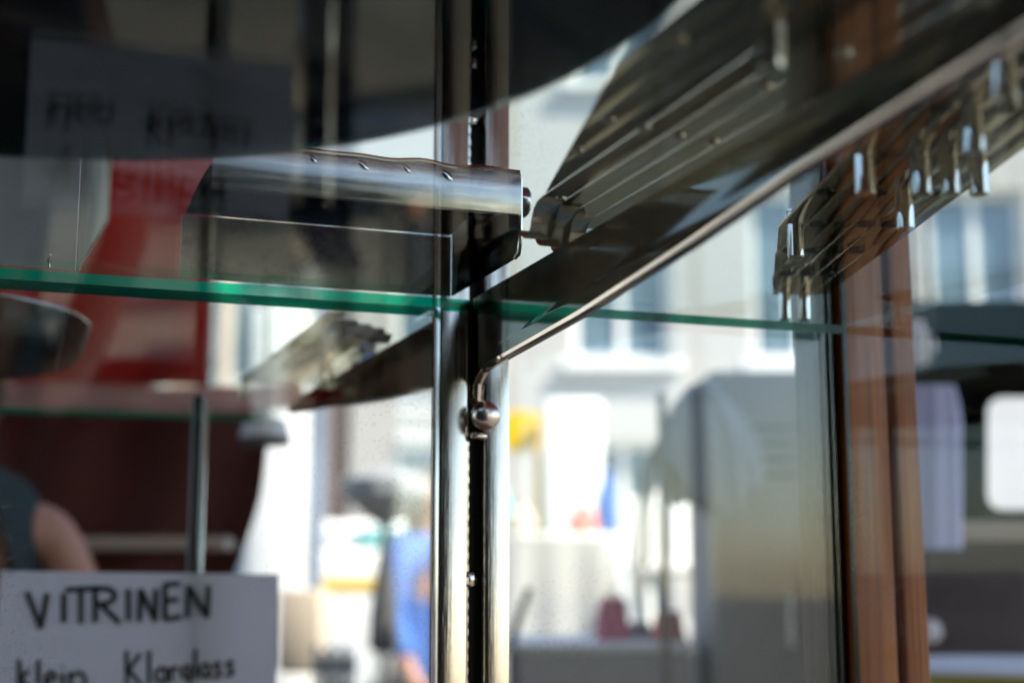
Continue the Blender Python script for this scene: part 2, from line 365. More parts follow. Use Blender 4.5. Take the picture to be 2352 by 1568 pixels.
# big round bowl
t = Thing('steel_bowl', 'large round dark polished steel bowl with rolled rim on the glass shelf', 'bowl', (-.284, -.405, .0059))
prof = [(.0005, .0004), (.112, .0004), (.121, .0010), (.1285, .0035), (.1335, .0085), (.1365, .016), (.1395, .030), (.1425, .050), (.1405, .050), (.1370, .030), (.1335, .017), (.130, .0100), (.124, .006), (.112, .0036), (.0005, .0036)]
prof = [(r*1.6, h) for r, h in prof]
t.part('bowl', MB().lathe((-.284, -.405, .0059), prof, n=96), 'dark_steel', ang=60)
t.part('rolled_rim', MB().lathe((-.284, -.405, .0559), [(.2262+.0022*cos(k*pi/4), .0022*sin(k*pi/4)) for k in range(9)], n=96, cap=False), 'steel', ang=80)

# slatted racks: parallel slats, slanted end, pegs
def slat(b, t0, t1, sa, e0, e1, z0, z1):                 # one slat in (t, s) with a slanted far end
    return [(t0, sa, z0), (t1, sa, z0), (t1, e1, z0), (t0, e0, z0)], z1-z0
cs, sn = .954, .30
def ts(tt, s, z): return (cs*tt+sn*s, -sn*tt+cs*s, z)
t = Thing('pegged_rack', 'slatted polished steel rack on chrome pegs between bracket and wooden post', 'rack', (.15, -.17, .0059), group='slatted steel racks')
tb = [.160, .1722, .1845, .1968, .2091, .2214, .2315]
def eend(tt): return min(.066, -.111+(tt-.160)*5.0)
for i in range(6):
    a, b = tb[i]+.0002, tb[i+1]-.0002; z0 = .0238
    P = [ts(a, -.46, z0), ts(b, -.46, z0), ts(b, eend(b)-.004, z0), ts(a, eend(a), z0)]
    t.part('slat', MB().prism(P, (0, 0, .0011), .0002), 'rack')
t.part('end_bead', MB().tube([ts(.1602, -.46, .0243), ts(.1602, -.111, .0243)], .0007, 6), 'steel')
rows = [-.427, -.366, -.304, -.243, -.182, -.121, -.061, 0, .058]
cols = [.1662, .1784, .1907, .2030, .2153]
pegs = {(0, 5), (0, 3), (3, 4), (2, 3), (3, 3), (2, 2), (4, 2), (1, 1), (3, 8), (4, 8), (4, 3), (4, 0)}
pm = None
for i, c in enumerate(cols):
    for j, r in enumerate(rows):
        if r > eend(c)-.004: continue
        if (i, j) in pegs:
            t.part('peg', MB().lathe(ts(c, r, .0059), [(.0036, 0), (.0042, .0006), (.0042, .0232), (.0047, .0236), (.0047, .0245), (.0036, .0252)], n=24), 'chrome')
        else:
            t.part('socket', MB().lathe(ts(c, r, .0239), [(.0044, -.0009), (.0046, -.0006), (.0046, .0), (.0030, .0), (.0030, -.0006), (.0032, -.0009)], n=20, cap=False), 'dark_steel')
# the second rack lies over the bracket; its slats end in curled feet
t = Thing('slatted_rack', 'slatted steel rack with slanted end and curled feet lying across the bracket', 'rack', (.0, -.28, .0059), group=None)
H = .0215
ub = [-.0724, -.0596, -.0468, -.0340, -.0212, -.0084, .0044, .0172, .0300]
def wend(u): return -.165 - max(0, (-.017-u))*4.35
for i in range(1, 8):
    a, b = ub[i]+.00015, ub[i+1]-.00015; z0 = H
    if b < -.02:
        t.part('slat', MB().prism([(a, -.50, z0), (b, -.50, z0), (b, wend(b), z0), (a, wend(a), z0)], (0, 0, .0010), .0002), 'rack')
    else:
        w0 = (-.172, -.160, -.148, -.140)[i-4]
        if i == 4: a0 = -.0209
        L = [(w0-(.50+w0), z0)] ; 
        pr = [(-.50, z0), (w0-.05, z0), (w0-.006, z0), (w0, z0-.0006), (w0+.005, z0-.0030), (w0+.0080, z0-.0070), (w0+.0095, z0-.0110), (w0+.0130, z0-.0142), (w0+.0180, z0-.0147), (w0+.0225, z0-.0125), (w0+.0250, z0-.0090)]
        if i == 7: pr = pr[:3] + [(w0+.012, z0)]
        m_ = MB(); m_.grid(lambda x, y, pr=pr, a=a, b=b: (a+(b-a)*x, *pr[min(int(round(y*(len(pr)-1))), len(pr)-1)]), 1, len(pr)-1, .0010)
        t.part('slat', m_, 'rack')
for (x, y) in ((1400, 275), (1480, 293), (1560, 312), (1637, 325), (1330, 345), (1288, 455), (1480, 60), (1940, 120), (1560, 90), (1760, 200), (1860, 240)):
    u_, w_ = uv(x, y, H)
    if u_ < .031: t.part('rivet', MB().lathe((u_, w_, H+.0002), [(.0030, 0), (.0028, .0010), (.0018, .0018), (.0003, .0021)], axis=(0, 0, -1), n=20), 'chrome')
for u_, w_ in ((-.054, -.492), (.024, -.492), (-.028, -.40)):
    t.part('peg', MB().lathe((u_, w_, .0059), [(.0040, 0), (.0042, .0006), (.0042, .0156)], n=20), 'chrome')

# ============================================================ copies behind the pane stand in for reflections: shelf, bracket, rack and bowl
def copy_tree(o, parent=None):
    c = o.copy(); S.collection.objects.link(c); c.parent = parent
    for ch in [x for x in o.children]: copy_tree(ch, c)
    return c
def behind(name, label, u, w, z, turn=True):
    src = [o for o in S.objects if o.name == name][0]
    c = copy_tree(src); c.location = cab(u, w, z); c.rotation_euler = (0, 0, YAW+(pi if turn else 0)); c['label'] = label; return c
o = shelf('clear glass shelf copy behind the left back pane standing in for its reflection', -.585, .0030, 'green2'); o.location = cab(-.291, .397, 0)
behind('shelf_bracket', 'chrome shelf bracket copy behind the left back pane standing in for its reflection', .008, .034, -.07)
behind('slatted_rack', 'slatted steel rack copy behind the left back pane standing in for its reflection', -.020, .300, .0059)
behind('steel_bowl', 'round steel bowl copy behind the left back pane standing in for its reflection', -.335, .372, .0059).scale = (.64,)*3
# ============================================================ PAPER SIGN behind the cabinet, taped to a steel post
M['paper'] = paint('white_paper', (.86, .83, .88), .8, .03, 6)
M['ink'] = paint('black_marker', (.02, .02, .025), .6, .2, 9)
WS = .45
def onw(px, py, o):
    d = ray(px, py); k = ((A-CAM).dot(wv)+o)/d.dot(wv); P = CAM+d*k-A; return P.dot(ud), P.z
t = Thing('steel_post', 'slim pale steel post standing behind the cabinet with the paper sign taped on', 'post', (onw(455, 1000, WS+.012)[0], WS+.012, ZG))
pu = onw(455, 1000, WS+.012)[0]
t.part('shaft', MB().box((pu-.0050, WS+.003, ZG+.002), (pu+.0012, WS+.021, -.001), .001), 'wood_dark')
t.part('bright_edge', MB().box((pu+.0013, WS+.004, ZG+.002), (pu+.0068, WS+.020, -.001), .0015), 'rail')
t.part('foot', MB().box((pu-.05, WS-.04, ZG+.001), (pu+.05, WS+.06, ZG+.012), .002), 'pole')
u1, zt = onw(640, 1318, WS); u0, zt0 = onw(2, 1310, WS)
t = Thing('paper_sign', 'handwritten white paper sign reading VITRINEN taped to the steel post', 'sign', ((u0+u1)/2, WS, zt-.148))
def sheet(a, b):
    u = u0+(u1-u0)*a; return (u, WS-.0006-.0025*sin(a*3)*b, (zt0+(zt-zt0)*a)-.148*b)
t.part('sheet', MB().grid(sheet, 12, 8, .0004), 'paper')
GL = {  # hand-lettered strokes in a 1 x 1 box, y down
 'V': [[(0,.0),(.42,1.0)],[(.42,1.0),(.62,.05)]], 'I': [[(.5,0),(.5,1)]],
 'T': [[(0,.05),(1,.0)],[(.5,.02),(.5,1)]], 'R': [[(.1,0),(.1,1)],[(.1,.0),(.6,.02),(.78,.2),(.62,.42),(.12,.5)],[(.3,.5),(.9,1.02)]],
 'N': [[(.05,1),(.1,0)],[(.1,0),(.8,1)],[(.8,1),(.85,.0)]], 'E': [[(.1,0),(.1,1)],[(.1,.02),(.8,0)],[(.1,.48),(.7,.44)],[(.1,1),(.85,.92)]],
 'K': [[(.1,-.1),(.12,1)],[(.75,.0),(.12,.55)],[(.2,.5),(.85,1)]], 'k': [[(.1,-.1),(.12,1)],[(.6,.3),(.12,.65)],[(.2,.6),(.7,1)]],
 'l': [[(.5,-.1),(.5,1)]], 'e': [[(.15,.68),(.8,.62),(.7,.4),(.4,.34),(.15,.6),(.3,.95),(.8,.9)]], 'i': [[(.5,.4),(.5,1)],[(.5,.15),(.5,.2)]],
 'n': [[(.1,.35),(.12,1)],[(.12,.55),(.5,.35),(.75,.5),(.8,1)]], 'a': [[(.75,.4),(.4,.35),(.12,.65),(.3,1),(.7,.85)],[(.78,.36),(.8,1)]],
 'r': [[(.2,.35),(.22,1)],[(.22,.55),(.5,.35),(.75,.4)]], 'g': [[(.7,.4),(.35,.35),(.12,.65),(.35,.9),(.7,.75)],[(.74,.36),(.72,1.25),(.4,1.4),(.1,1.25)]],
 's': [[(.75,.4),(.4,.33),(.2,.5),(.7,.75),(.55,1),(.12,.95)]]}
def write(word, boxes, r):
    for ch, (x0, y0, x1, y1) in zip(word, boxes):
        m_ = MB()
        for st_ in GL[ch]:
            pts = []
            for (a, b) in st_:
                uu, zz = onw(x0+(x1-x0)*a, y0+(y1-y0)*b, WS-.0012); pts.append((uu, WS-.0012, zz))
            if len(pts) > 2:                                     # smooth the stroke
                q = [pts[0]]
                for i in range(len(pts)-1):
                    for k in (.25, .75): q.append(tuple(pts[i][c]*(1-k)+pts[i+1][c]*k for c in range(3)))
                pts = q+[pts[-1]]
            m_.tube(pts, r, 6)
        t.part('letter', m_, 'ink')
write('VITRINEN', [(62,1358,138,1442),(134,1362,160,1428),(150,1350,222,1430),(212,1350,282,1428),(284,1352,306,1424),(318,1352,366,1426),(374,1340,424,1422),(428,1344,488,1418)], .0024)
write('klein', [(40,1520,82,1582),(80,1520,96,1582),(98,1520,136,1582),(136,1520,152,1582),(156,1520,206,1582)], .0019)
write('Klarglass', [(285,1500,335,1575),(332,1500,352,1570),(352,1512,388,1568),(386,1512,416,1566),(412,1510,444,1562),(440,1496,458,1558),(456,1506,486,1556),(486,1504,514,1554),(514,1502,545,1550)], .0019)

# ============================================================ BACKGROUND: stall and street, far out of focus
M['red'] = paint('red_awning_cloth', (.55, .026, .018), .85, .15, 4)
M['pink'] = paint('faded_pink_valance', (.75, .45, .42), .85, .1, 4)
M['brown'] = paint('dark_brown_cloth', (.15, .05, .045), .9, .3, 3)
M['white'] = paint('white_paint', (.82, .82, .82), .6, .04, 2)
M['locker'] = paint('locker_grey_paint', (.19, .20, .22), .6, .2, 2)
M['grey'] = paint('mid_grey_paint', (.30, .31, .33), .5, .1, 2)
M['bluegrey'] = paint('blue_grey_cloth', (.19, .23, .30), .85, .2, 3)
M['navy'] = paint('navy_cloth', (.03, .045, .07), .85, .2, 3)
M['blue'] = paint('bright_blue_cloth', (.03, .13, .45), .8, .15, 3)
M['yellow'] = paint('yellow_paint', (.80, .52, .02), .5, .08, 3)
M['teal'] = paint('teal_glass', (.22, .48, .48), .15, .1, 2, spec=.7)
M['magenta'] = paint('pink_cloth', (.60, .10, .20), .85, .15, 4)
M['coral'] = paint('coral_cloth', (.70, .16, .14), .85, .15, 4)
M['lavender'] = paint('pale_lavender_cloth', (.52, .55, .80), .85, .08, 4)
M['beige'] = paint('beige_card', (.50, .43, .36), .8, .1, 4)
M['dark'] = paint('dark_brown_board', (.035, .024, .022), .8, .3, 2)
M['cone'] = paint('dark_grey_cloth', (.07, .07, .075), .85, .2, 3)

def thing_px(name, label, cat, px, py_base, Y, group=None):
    b = at(px, py_base, Y); return Thing(name, label, cat, (b.x, Y, 0), 'world', group)
def bx(x0, y0, x1, y1, Y, D):                            # a box whose front outline spans these pixels at distance Y, D deep
    p = at(x0, y1, Y); q = at(x1, y0, Y); return (p.x, Y, p.z), (q.x, Y+D, q.z)
def legs(t, a, b, r=.015, m='pole'):
    for x in (a[0]+.03, b[0]-.03):
        for y in (a[1]+.03, b[1]-.03): t.part('leg', MB().lathe((x, y, .001), [(r, 0), (r, a[2]-.001)], n=10), m)

# red awning of the neighbouring stall with pale valance, brown cloth wall below
Y = 2.08
t = thing_px('market_stall', 'red market stall awning with faded pink valance above a dark brown cloth', 'stall', 200, 1300, Y)
def awn(a, b):
    p = at(-260+740*a, 230+655*b, Y); return (p.x, Y+.10-.10*b+.012*sin(a*26)*b, p.z)
t.part('awning', MB().grid(awn, 40, 8, .004), 'red')
def val(a, b):
    p = at(-260+960*a, 884+60*b, Y-.02); return (p.x, Y-.02+.008*sin(a*30), p.z-.004*sin(a*11))
t.part('valance', MB().grid(val, 40, 3, .003), 'pink')
def curt(a, b):
    edge = 620 - 40*b - 110*max(0, b-.45)**1.3 if b < 1 else 500
    p = at(-300+(edge+300)*a, 935+420*b, Y+.1); return (p.x, Y+.1+.02*sin(a*21+b*2), p.z)
t.part('cloth_wall', MB().grid(curt, 48, 14, .004), 'brown')
a, b = bx(-300, 1232, 520, 1262, Y+.02, .07); t.part('counter', MB().box(a, b, .004), 'beige')
for x in (-280, 470):
    p = at(x, 1000, Y+.22); t.part('pole', MB().lathe((p.x, Y+.22, .001), [(.018, 0), (.018, at(0, 220, Y+.22).z)], n=12), 'pole')
t.part('crossbar', MB().tube([at(-285, 240, Y+.16), at(480, 240, Y+.16)], .015, 8), 'pole')

# cream house keeps the far end closed; nearer things of the street follow
t = thing_px('white_van', 'white van with teal windows and a yellow stripe parked in the street', 'van', 820, 1450, 9)
a, b = bx(600, 1262, 1002, 1450, 9, 1.7); t.part('body', MB().box((a[0], 9, .28), b, .12), 'white')
a2, b2 = bx(640, 1195, 1000, 1268, 9.12, 1.4); t.part('cabin', MB().box(a2, b2, .1), 'white')
for x0, x1 in ((650, 715), (818, 878), (892, 996)):
    a3, b3 = bx(x0, 1212, x1, 1262, 9.11, .04); t.part('window', MB().box(a3, b3, .01), 'teal')
a3, b3 = bx(738, 1326, 864, 1354, 8.99, .02); t.part('stripe', MB().box(a3, b3), 'yellow', smooth=False)
for x in (690, 940):
    p = at(x, 1400, 8.98); wh_ = t.part('wheel', MB().lathe((p.x, 8.98, .32), [(.31, 0), (.32, .05), (.32, .2)], axis=(0, 1, 0), n=24), 'black'); t.part('rim', MB().lathe((p.x, 8.975, .32), [(.18, 0), (.18, .02)], axis=(0, 1, 0), n=20), 'pole', wh_)

t = thing_px('parasol', 'grey market parasol open above a folded dark cloth in the street', 'parasol', 885, 1480, 4.6)
p = at(885, 1150, 4.6); k = 4.6/FPX
t.part('canopy', MB().lathe((p.x, 4.6, at(0, 1212, 4.6).z), [(8*k, 0), (45*k, 25*k), (98*k, 75*k), (104*k, 110*k), (70*k, 126*k), (4*k, 134*k)], n=10), 'grey', ang=20)
t.part('folded_cloth', MB().lathe((p.x, 4.6, at(0, 1500, 4.6).z), [(20*k, 0), (36*k, 14*k), (33*k, 90*k), (20*k, 190*k), (5*k, 288*k)], n=14), 'cone')
t.part('pole', MB().lathe((p.x, 4.6, .04), [(.02, 0), (.02, at(0, 1490, 4.6).z-.04)], n=10), 'pole')
t.part('foot', MB().lathe((p.x, 4.6, .001), [(.22, 0), (.22, .04), (.03, .06)], n=16), 'grey')

t = thing_px('column', 'tall white square column beside the cream house door', 'column', 640, 1300, 7.4)
a, b = bx(562, 900, 702, 1300, 7.4, .3); t.part('shaft', MB().box((a[0], 7.4, .1), (b[0], 7.7, 2.6), .02), 'white'); t.part('plinth', MB().box((a[0]-.05, 7.35, .001), (b[0]+.05, 7.75, .1), .01), 'white')
a, b = bx(708, 880, 742, 1300, 7.5, .1); o = MB().lathe(((a[0]+b[0])/2, 7.55, .001), [(.04, 0), (.04, 3.2)], n=12).build('drainpipe', 'bluegrey'); tag(o, 'slim blue grey drainpipe beside the white square column', 'pipe')

# made-up white shape with dark rim filling bright pieces near the awning
t = Thing('hanging_shape', 'small white made-up shape with dark rim hanging beside the red awning', 'lamp', tuple(at(608, 1025, 1.9)), 'world')
p = at(608, 1022, 1.9); k = 1.9/FPX
t.part('shade', MB().lathe(p, [(56*k, 16*k), (58*k, 22*k), (44*k, 60*k), (12*k, 68*k)], n=28), 'white')
t.part('rim', MB().lathe(p, [(54*k, 0), (58*k, 1*k), (58*k, 15*k), (54*k, 16*k)], n=28), 'cone')
t.part('cord', MB().tube([p+Vector((0, 0, 66*k)), Vector((p.x, p.y-.1, 2.9))], .003, 6), 'cone')

# right of the standard: yellow frame, white cupboard, table of bright cloths
t = thing_px('yellow_frame', 'bright yellow painted metal frame standing left of the white cupboard', 'frame', 1215, 1200, 5.6)
a, b = bx(1176, 950, 1256, 1160, 5.6, .05); w_ = .045
t.part('upright', MB().box((b[0]-w_, 5.6, .01), (b[0], 5.65, b[2]), .006), 'yellow'); t.part('top_bar', MB().box((a[0]-.05, 5.6, b[2]-.075), (b[0]-w_, 5.648, b[2]-.002), .006), 'yellow')
t.part('round_sign', MB().lathe((a[0]+.03, 5.59, b[2]-.07), [(.085, 0), (.085, .02)], axis=(0, -1, 0), n=24), 'yellow'); t.part('upright', MB().box((a[0]-.09, 5.6, .01), (a[0]-.05, 5.65, b[2]-.002), .006), 'yellow')
t = thing_px('white_cupboard', 'tall narrow white cupboard standing in the sunny street', 'cupboard', 1315, 1300, 5.2)
a, b = bx(1252, 915, 1382, 1300, 5.2, .35); t.part('carcass', MB().box((a[0], 5.2, .06), b, .01), 'white')
t.part('door', MB().box((a[0]+.012, 5.184, .1), (b[0]-.012, 5.199, b[2]-.015), .004), 'white'); t.part('plinth', MB().box((a[0]+.02, 5.23, .001), (b[0]-.02, 5.5, .06)), 'white', smooth=False)
t = thing_px('cloth_table', 'white covered market table behind the slotted standard', 'table', 1270, 1490, 4.2)
a, b = bx(1100, 1240, 1420, 1490, 4.2, .6)
def cov(x, y):
    u_ = a[0]+(b[0]-a[0])*x; return (u_, 4.2+.02*sin(x*20)*(1-y), .15+(b[2]-.15)*y)
t.part('cover', MB().grid(cov, 40, 4, .004), 'white'); t.part('top', MB().box((a[0], 4.2, b[2]), (b[0], 4.8, b[2]+.02), .004), 'white'); legs(t, (a[0], 4.25, b[2]), (b[0], 4.8, 0))
ztop = b[2]+.02
for px_, hh, rr_, m_n, lab in ((1150, .16, .04, 'teal', 'teal glass vase standing on the white covered table'), (1195, .10, .05, 'beige', 'squat beige pot standing on the white covered table'), (1395, .20, .035, 'blue', 'slim blue vase at the end of the white covered table'), (1340, .09, .05, 'coral', 'low coral bowl standing on the white covered table')):
    p = at(px_, 1250, 4.4); o = MB().lathe((0, 0, 0), [(rr_*.6, 0), (rr_, hh*.3), (rr_*.9, hh*.6), (rr_*.4, hh*.85), (rr_*.5, hh)], n=20).build('vase', m_n); o.location = (p.x, 4.4, ztop); tag(o, lab, 'vase')
t = thing_px('crate', 'grey crate with white top edge carrying pink and coral cloths', 'crate', 1380, 1568, 2.3)
a, b = bx(1165, 1496, 1590, 1640, 2.3, .35); t.part('box', MB().box((a[0], 2.3, .001), b, .006), 'grey'); t.part('top_edge', MB().box((a[0]-.008, 2.292, b[2]+.001), (b[0]+.008, 2.66, b[2]+.012), .003), 'white')
zc_ = b[2]+.012
def heap(label, x0, x1, y0, m, Y):
    p = at((x0+x1)/2, y0, Y); r = (x1-x0)/2*Y/FPX; h = max(.02, p.z-zc_)
    o = MB().grid(lambda q, v: (p.x+r*(1-.35*v)*cos(2*pi*q)*(1+.12*sin(6*pi*q)), Y+.6*r*(1-.35*v)*sin(2*pi*q), zc_+.001+h*sin(v*pi/2)+.1*h*sin(4*pi*q)*v), 32, 8)
    o.bm.faces.new([v for v in o.bm.verts][8::9][:32]) if False else None
    k = o.build('folded_cloth', m, None, (p.x, Y, zc_)); k.location = (p.x, Y, zc_)
    md = k.modifiers.new('thick', 'SOLIDIFY'); md.thickness = .006
    tag(k, label, 'cloth')
heap('crumpled pink cloth lying on the grey crate', 1368, 1446, 1378, 'magenta', 2.42)
heap('coral red cloth bundle at the corner of the grey crate', 1496, 1574, 1408, 'coral', 2.40)
heap('slate blue cloth bundle between the pink and coral cloths', 1436, 1500, 1430, 'bluegrey', 2.48)
p, q = at(1170, 1490, 2.31), at(1216, 1348, 2.31); o = MB().tube([tuple(p), tuple(q)], .006, 10).build('stick', 'cone', None, tuple(p)); o.location = p; tag(o, 'thin dark stick leaning up from the grey crate', 'stick')

# white chair; dark coat on a rack and grey locker built for a hazy reflection
t = thing_px('coat_stand', 'dark blue grey coat hanging on a stand in front of the grey locker', 'coat stand', 1560, 1400, 2.1)
def coat(x, y):
    an = 2*pi*x; ww = (44+66*min(1, y*1.8)**.7)*2.1/FPX; c = at(1612+24*y, 905+215*y, 2.1)
    return (c.x+ww*cos(an)*(1+.10*sin(5*an+2*y)), 2.1+.30*ww*sin(an)*(1+.15*sin(11*an)), c.z+.035*sin(2*an+1)*y**2+.012*sin(7*an)*y)
M['coat'] = paint('slate_cloth', (.24, .27, .34), .85, .2, 3)
t.part('coat', MB().grid(coat, 64, 12), 'coat'); c = at(1520, 905, 2.1); t.part('pole', MB().lathe((c.x, 2.1, .02), [(.007, 0), (.007, c.z-.02)], n=10), 'cone')
t.part('shoulder', MB().tube([tuple(at(1580, 915, 2.1)), tuple(at(1612, 898, 2.1)), tuple(at(1650, 913, 2.1))], .016, 10), 'bluegrey')
for dx in (-36, -14): p = at(1500+dx, 1300, 2.08); t.part('strut', MB().tube([(p.x, 2.08, at(0, 1300, 2.08).z), (p.x+.01, 2.09, at(0, 1090, 2.08).z), (c.x, 2.1, at(0, 1000, 2.1).z)], .0045, 8), 'cone')
t.part('foot', MB().lathe((c.x, 2.1, .001), [(.16, 0), (.16, .015), (.02, .03)], n=20), 'cone')
t = thing_px('steel_locker', 'wide grey steel locker standing behind the coat', 'locker', 1780, 1500, 2.3)
a, b = bx(1640, 850, 2040, 1500, 2.3, .3); t.part('carcass', MB().box((a[0], 2.3, .05), b, .01), 'locker')
for k in range(2): w2 = (b[0]-a[0])/2; t.part('door', MB().box((a[0]+w2*k+.004, 2.285, .1), (a[0]+w2*(k+1)-.004, 2.299, b[2]-.015), .004), 'locker')
for k in range(2):
    xc = a[0]+w2*k+w2/2
    for q in range(4): t.part('vent_slot', MB().box((xc-.06, 2.2825, b[2]-.10-.025*q), (xc+.06, 2.2845, b[2]-.092-.025*q)), 'black', smooth=False)
    t.part('handle', MB().tube([(a[0]+w2+(-.03 if k == 0 else .03), 2.284, 1.08), (a[0]+w2+(-.03 if k == 0 else .03), 2.265, 1.09), (a[0]+w2+(-.03 if k == 0 else .03), 2.265, 1.17), (a[0]+w2+(-.03 if k == 0 else .03), 2.284, 1.18)], .005, 8), 'pole')
t.part('plinth', MB().box((a[0]+.03, 2.33, .001), (b[0]-.03, 2.58, .05)), 'cone', smooth=False)
t = thing_px('white_chair', 'white garden chair standing behind the hanging coat', 'chair', 1560, 1400, 4.3)
a, b = bx(1440, 1110, 1690, 1290, 4.3, .04)
for k in range(5):
    wk = (b[0]-a[0])/5; t.part('slat', MB().box((a[0]+wk*k+.006, 4.3, a[2]), (a[0]+wk*(k+1)-.006, 4.325, b[2]-.02*abs(k-2)), .006), 'white')
t.part('seat', MB().box((a[0], 3.95, a[2]-.04), (b[0], 4.33, a[2]-.002), .01), 'white'); legs(t, (a[0], 3.95, a[2]-.041), (b[0], 4.33, 0), .018, 'white')

# right of the wooden post: dark stall wall with a window hole, shirt, globes, box, round table
Yr = 2.25
t = thing_px('stall_wall', 'dark brown boarded stall wall with a rounded window opening', 'wall', 2300, 1300, Yr)
def rr(x0, y0, x1, y1, r):
    out = []
    for cx, cy, a0 in ((x1-r, y0+r, -90), (x1-r, y1-r, 0), (x0+r, y1-r, 90), (x0+r, y0+r, 180)):
        for k in range(7): an = radians(a0+15*k); out.append((cx+r*cos(an), cy+r*sin(an)))
    return out
inner = rr(2268, 912, 2440, 1170, 34); n_ = len(inner)
ox0, oy0, ox1, oy1 = 2045, 690, 3000, 1560
outer = []
for (x, y) in inner:
    cx, cy = 2354, 1041; dx, dy = x-cx, y-cy
    k = min(((ox1-cx)/dx if dx > 0 else (ox0-cx)/dx) if abs(dx) > 1e-6 else 1e9, ((oy1-cy)/dy if dy > 0 else (oy0-cy)/dy) if abs(dy) > 1e-6 else 1e9)
    outer.append((cx+dx*k, cy+dy*k))
m_ = MB(); I = [m_.bm.verts.new(at(x, y, Yr)) for x, y in inner]; O = [m_.bm.verts.new(at(x, y, Yr)) for x, y in outer]
for i in range(n_): m_.bm.faces.new((I[i], I[(i+1)%n_], O[(i+1)%n_], O[i]))
cn = [m_.bm.verts.new(at(x, y, Yr)) for x, y in ((ox1, oy0), (ox1, oy1), (ox0, oy1), (ox0, oy0))]
def fillc(c, sgn):
    best = None
    for i in range(n_):
        a_, b_ = O[i], O[(i+1)%n_]
        d1 = (abs(a_.co.x-c.co.x) < 1e-4) != (abs(b_.co.x-c.co.x) < 1e-4)
        if d1 and (a_.co-c.co).length+(b_.co-c.co).length < 2.0:
            if (abs(a_.co.z-c.co.z) < .03) or (abs(b_.co.z-c.co.z) < .03): best = (a_, b_)
    if best: m_.bm.faces.new((best[0], c, best[1]))
for c in cn: fillc(c, 1)
bmesh.ops.solidify(m_.bm, geom=m_.bm.faces[:], thickness=.03)
t.part('board_wall', m_, 'dark', smooth=False)
zb_ = at(0, 1560, Yr).z
for x in (2080, 2900): p = at(x, 1500, Yr); t.part('leg', MB().box((p.x-.03, Yr-.06, .001), (p.x+.03, Yr-.032, zb_+.1)), 'dark', smooth=False)
t2 = thing_px('panel', 'plain white sunlit banner on two poles added to whiten the window opening', 'panel', 2400, 1300, 6.0)  # white cloth added behind the opening so it reads bright
a, b = bx(2200, 860, 2560, 1230, 6.0, .02)
t2.part('cloth', MB().grid(lambda x, y: (a[0]+(b[0]-a[0])*x, 6.0+.01*sin(9*x), a[2]+(b[2]-a[2])*y), 20, 4, .004), 'white')
for x in (a[0], b[0]): t2.part('pole', MB().lathe((x, 6.03, .001), [(.02, 0), (.02, b[2]+.05)], n=10), 'pole')
def globe(label, x, y, r, Y, m='white'):
    p = at(x, y, Y); q = r*Y/FPX
    o = MB().lathe((0, 0, 0), [(q*max(.02, sin(pi*i/12)), -q*cos(pi*i/12)) for i in range(13)] + [(.012, q*1.02), (.012, q*1.3)], n=24)
    t_ = Thing('globe_lamp', label, 'lamp', tuple(p), 'world'); o.build('globe', m, t_.o); c = MB().tube([(0, 0, q*1.2), (0, -.10, 2.9-p.z)], .004, 6); c.build('cord', 'cone', t_.o)
globe('round white globe lamp hanging beside the wooden post', 2103, 795, 46, 1.95)
t = Thing('shirt', 'pale lavender blue shirt hanging in front of the dark stall wall', 'shirt', tuple(at(2145, 1260, 1.9)), 'world')
def shirt(x, y):
    c = at(2143, 885+375*y, 1.9); ww = (50+16*min(1, y*6))*1.9/FPX; an = 2*pi*x
    return tuple(Vector((c.x+ww*cos(an), 1.9+.35*ww*sin(an)*(1+.2*sin(7*an)), c.z)) - Vector((0, 0, 0)))
t.part('body', MB().grid(shirt, 40, 10), 'lavender'); c = at(2143, 885, 1.9)
t.part('hanger', MB().tube([(c.x-.05, 1.9, c.z+.001), (c.x, 1.9, c.z+.03), (c.x, 1.9, 2.95)], .003, 6), 'cone')
t = thing_px('storage_box', 'brown grey cardboard box standing before the dark stall wall', 'box', 2250, 1500, 2.02)
a, b = bx(2098, 1245, 2480, 1508, 2.02, .2); t.part('carton', MB().box((a[0], 2.02, .001), b, .004), paint('brown_grey_card', (.09, .07, .066), .8, .2, 5)); t.part('lid', MB().box((a[0]-.01, 2.01, b[2]+.001), (b[0]+.01, 2.23, b[2]+.03), .004), 'beige')
p = at(2135, 1448, 2.01); t.part('knob', MB().lathe((p.x, 2.02, p.z), [(.008, 0), (.017, .012), (.014, .024), (.003, .028)], axis=(0, -1, 0), n=20), 'white')
t = thing_px('round_table', 'round white table with olive yellow rim below the storage box', 'table', 2330, 1568, 1.75)
p = at(2330, 1540, 1.75); t.part('top', MB().lathe((p.x, 1.75, p.z), [(.16, 0), (.165, .004), (.16, .010)], n=48), 'white'); t.part('rim', MB().lathe((p.x, 1.75, p.z-.018), [(.16, 0), (.172, .004), (.172, .022), (.166, .022)], n=48, cap=False), paint('olive_yellow_paint', (.35, .30, .02), .5, .1, 5))
t.part('leg', MB().lathe((p.x, 1.75, .02), [(.03, 0), (.025, p.z-.02)], n=14), 'pole'); t.part('foot', MB().lathe((p.x, 1.75, .001), [(.15, 0), (.15, .01), (.03, .03)], n=20), 'pole')

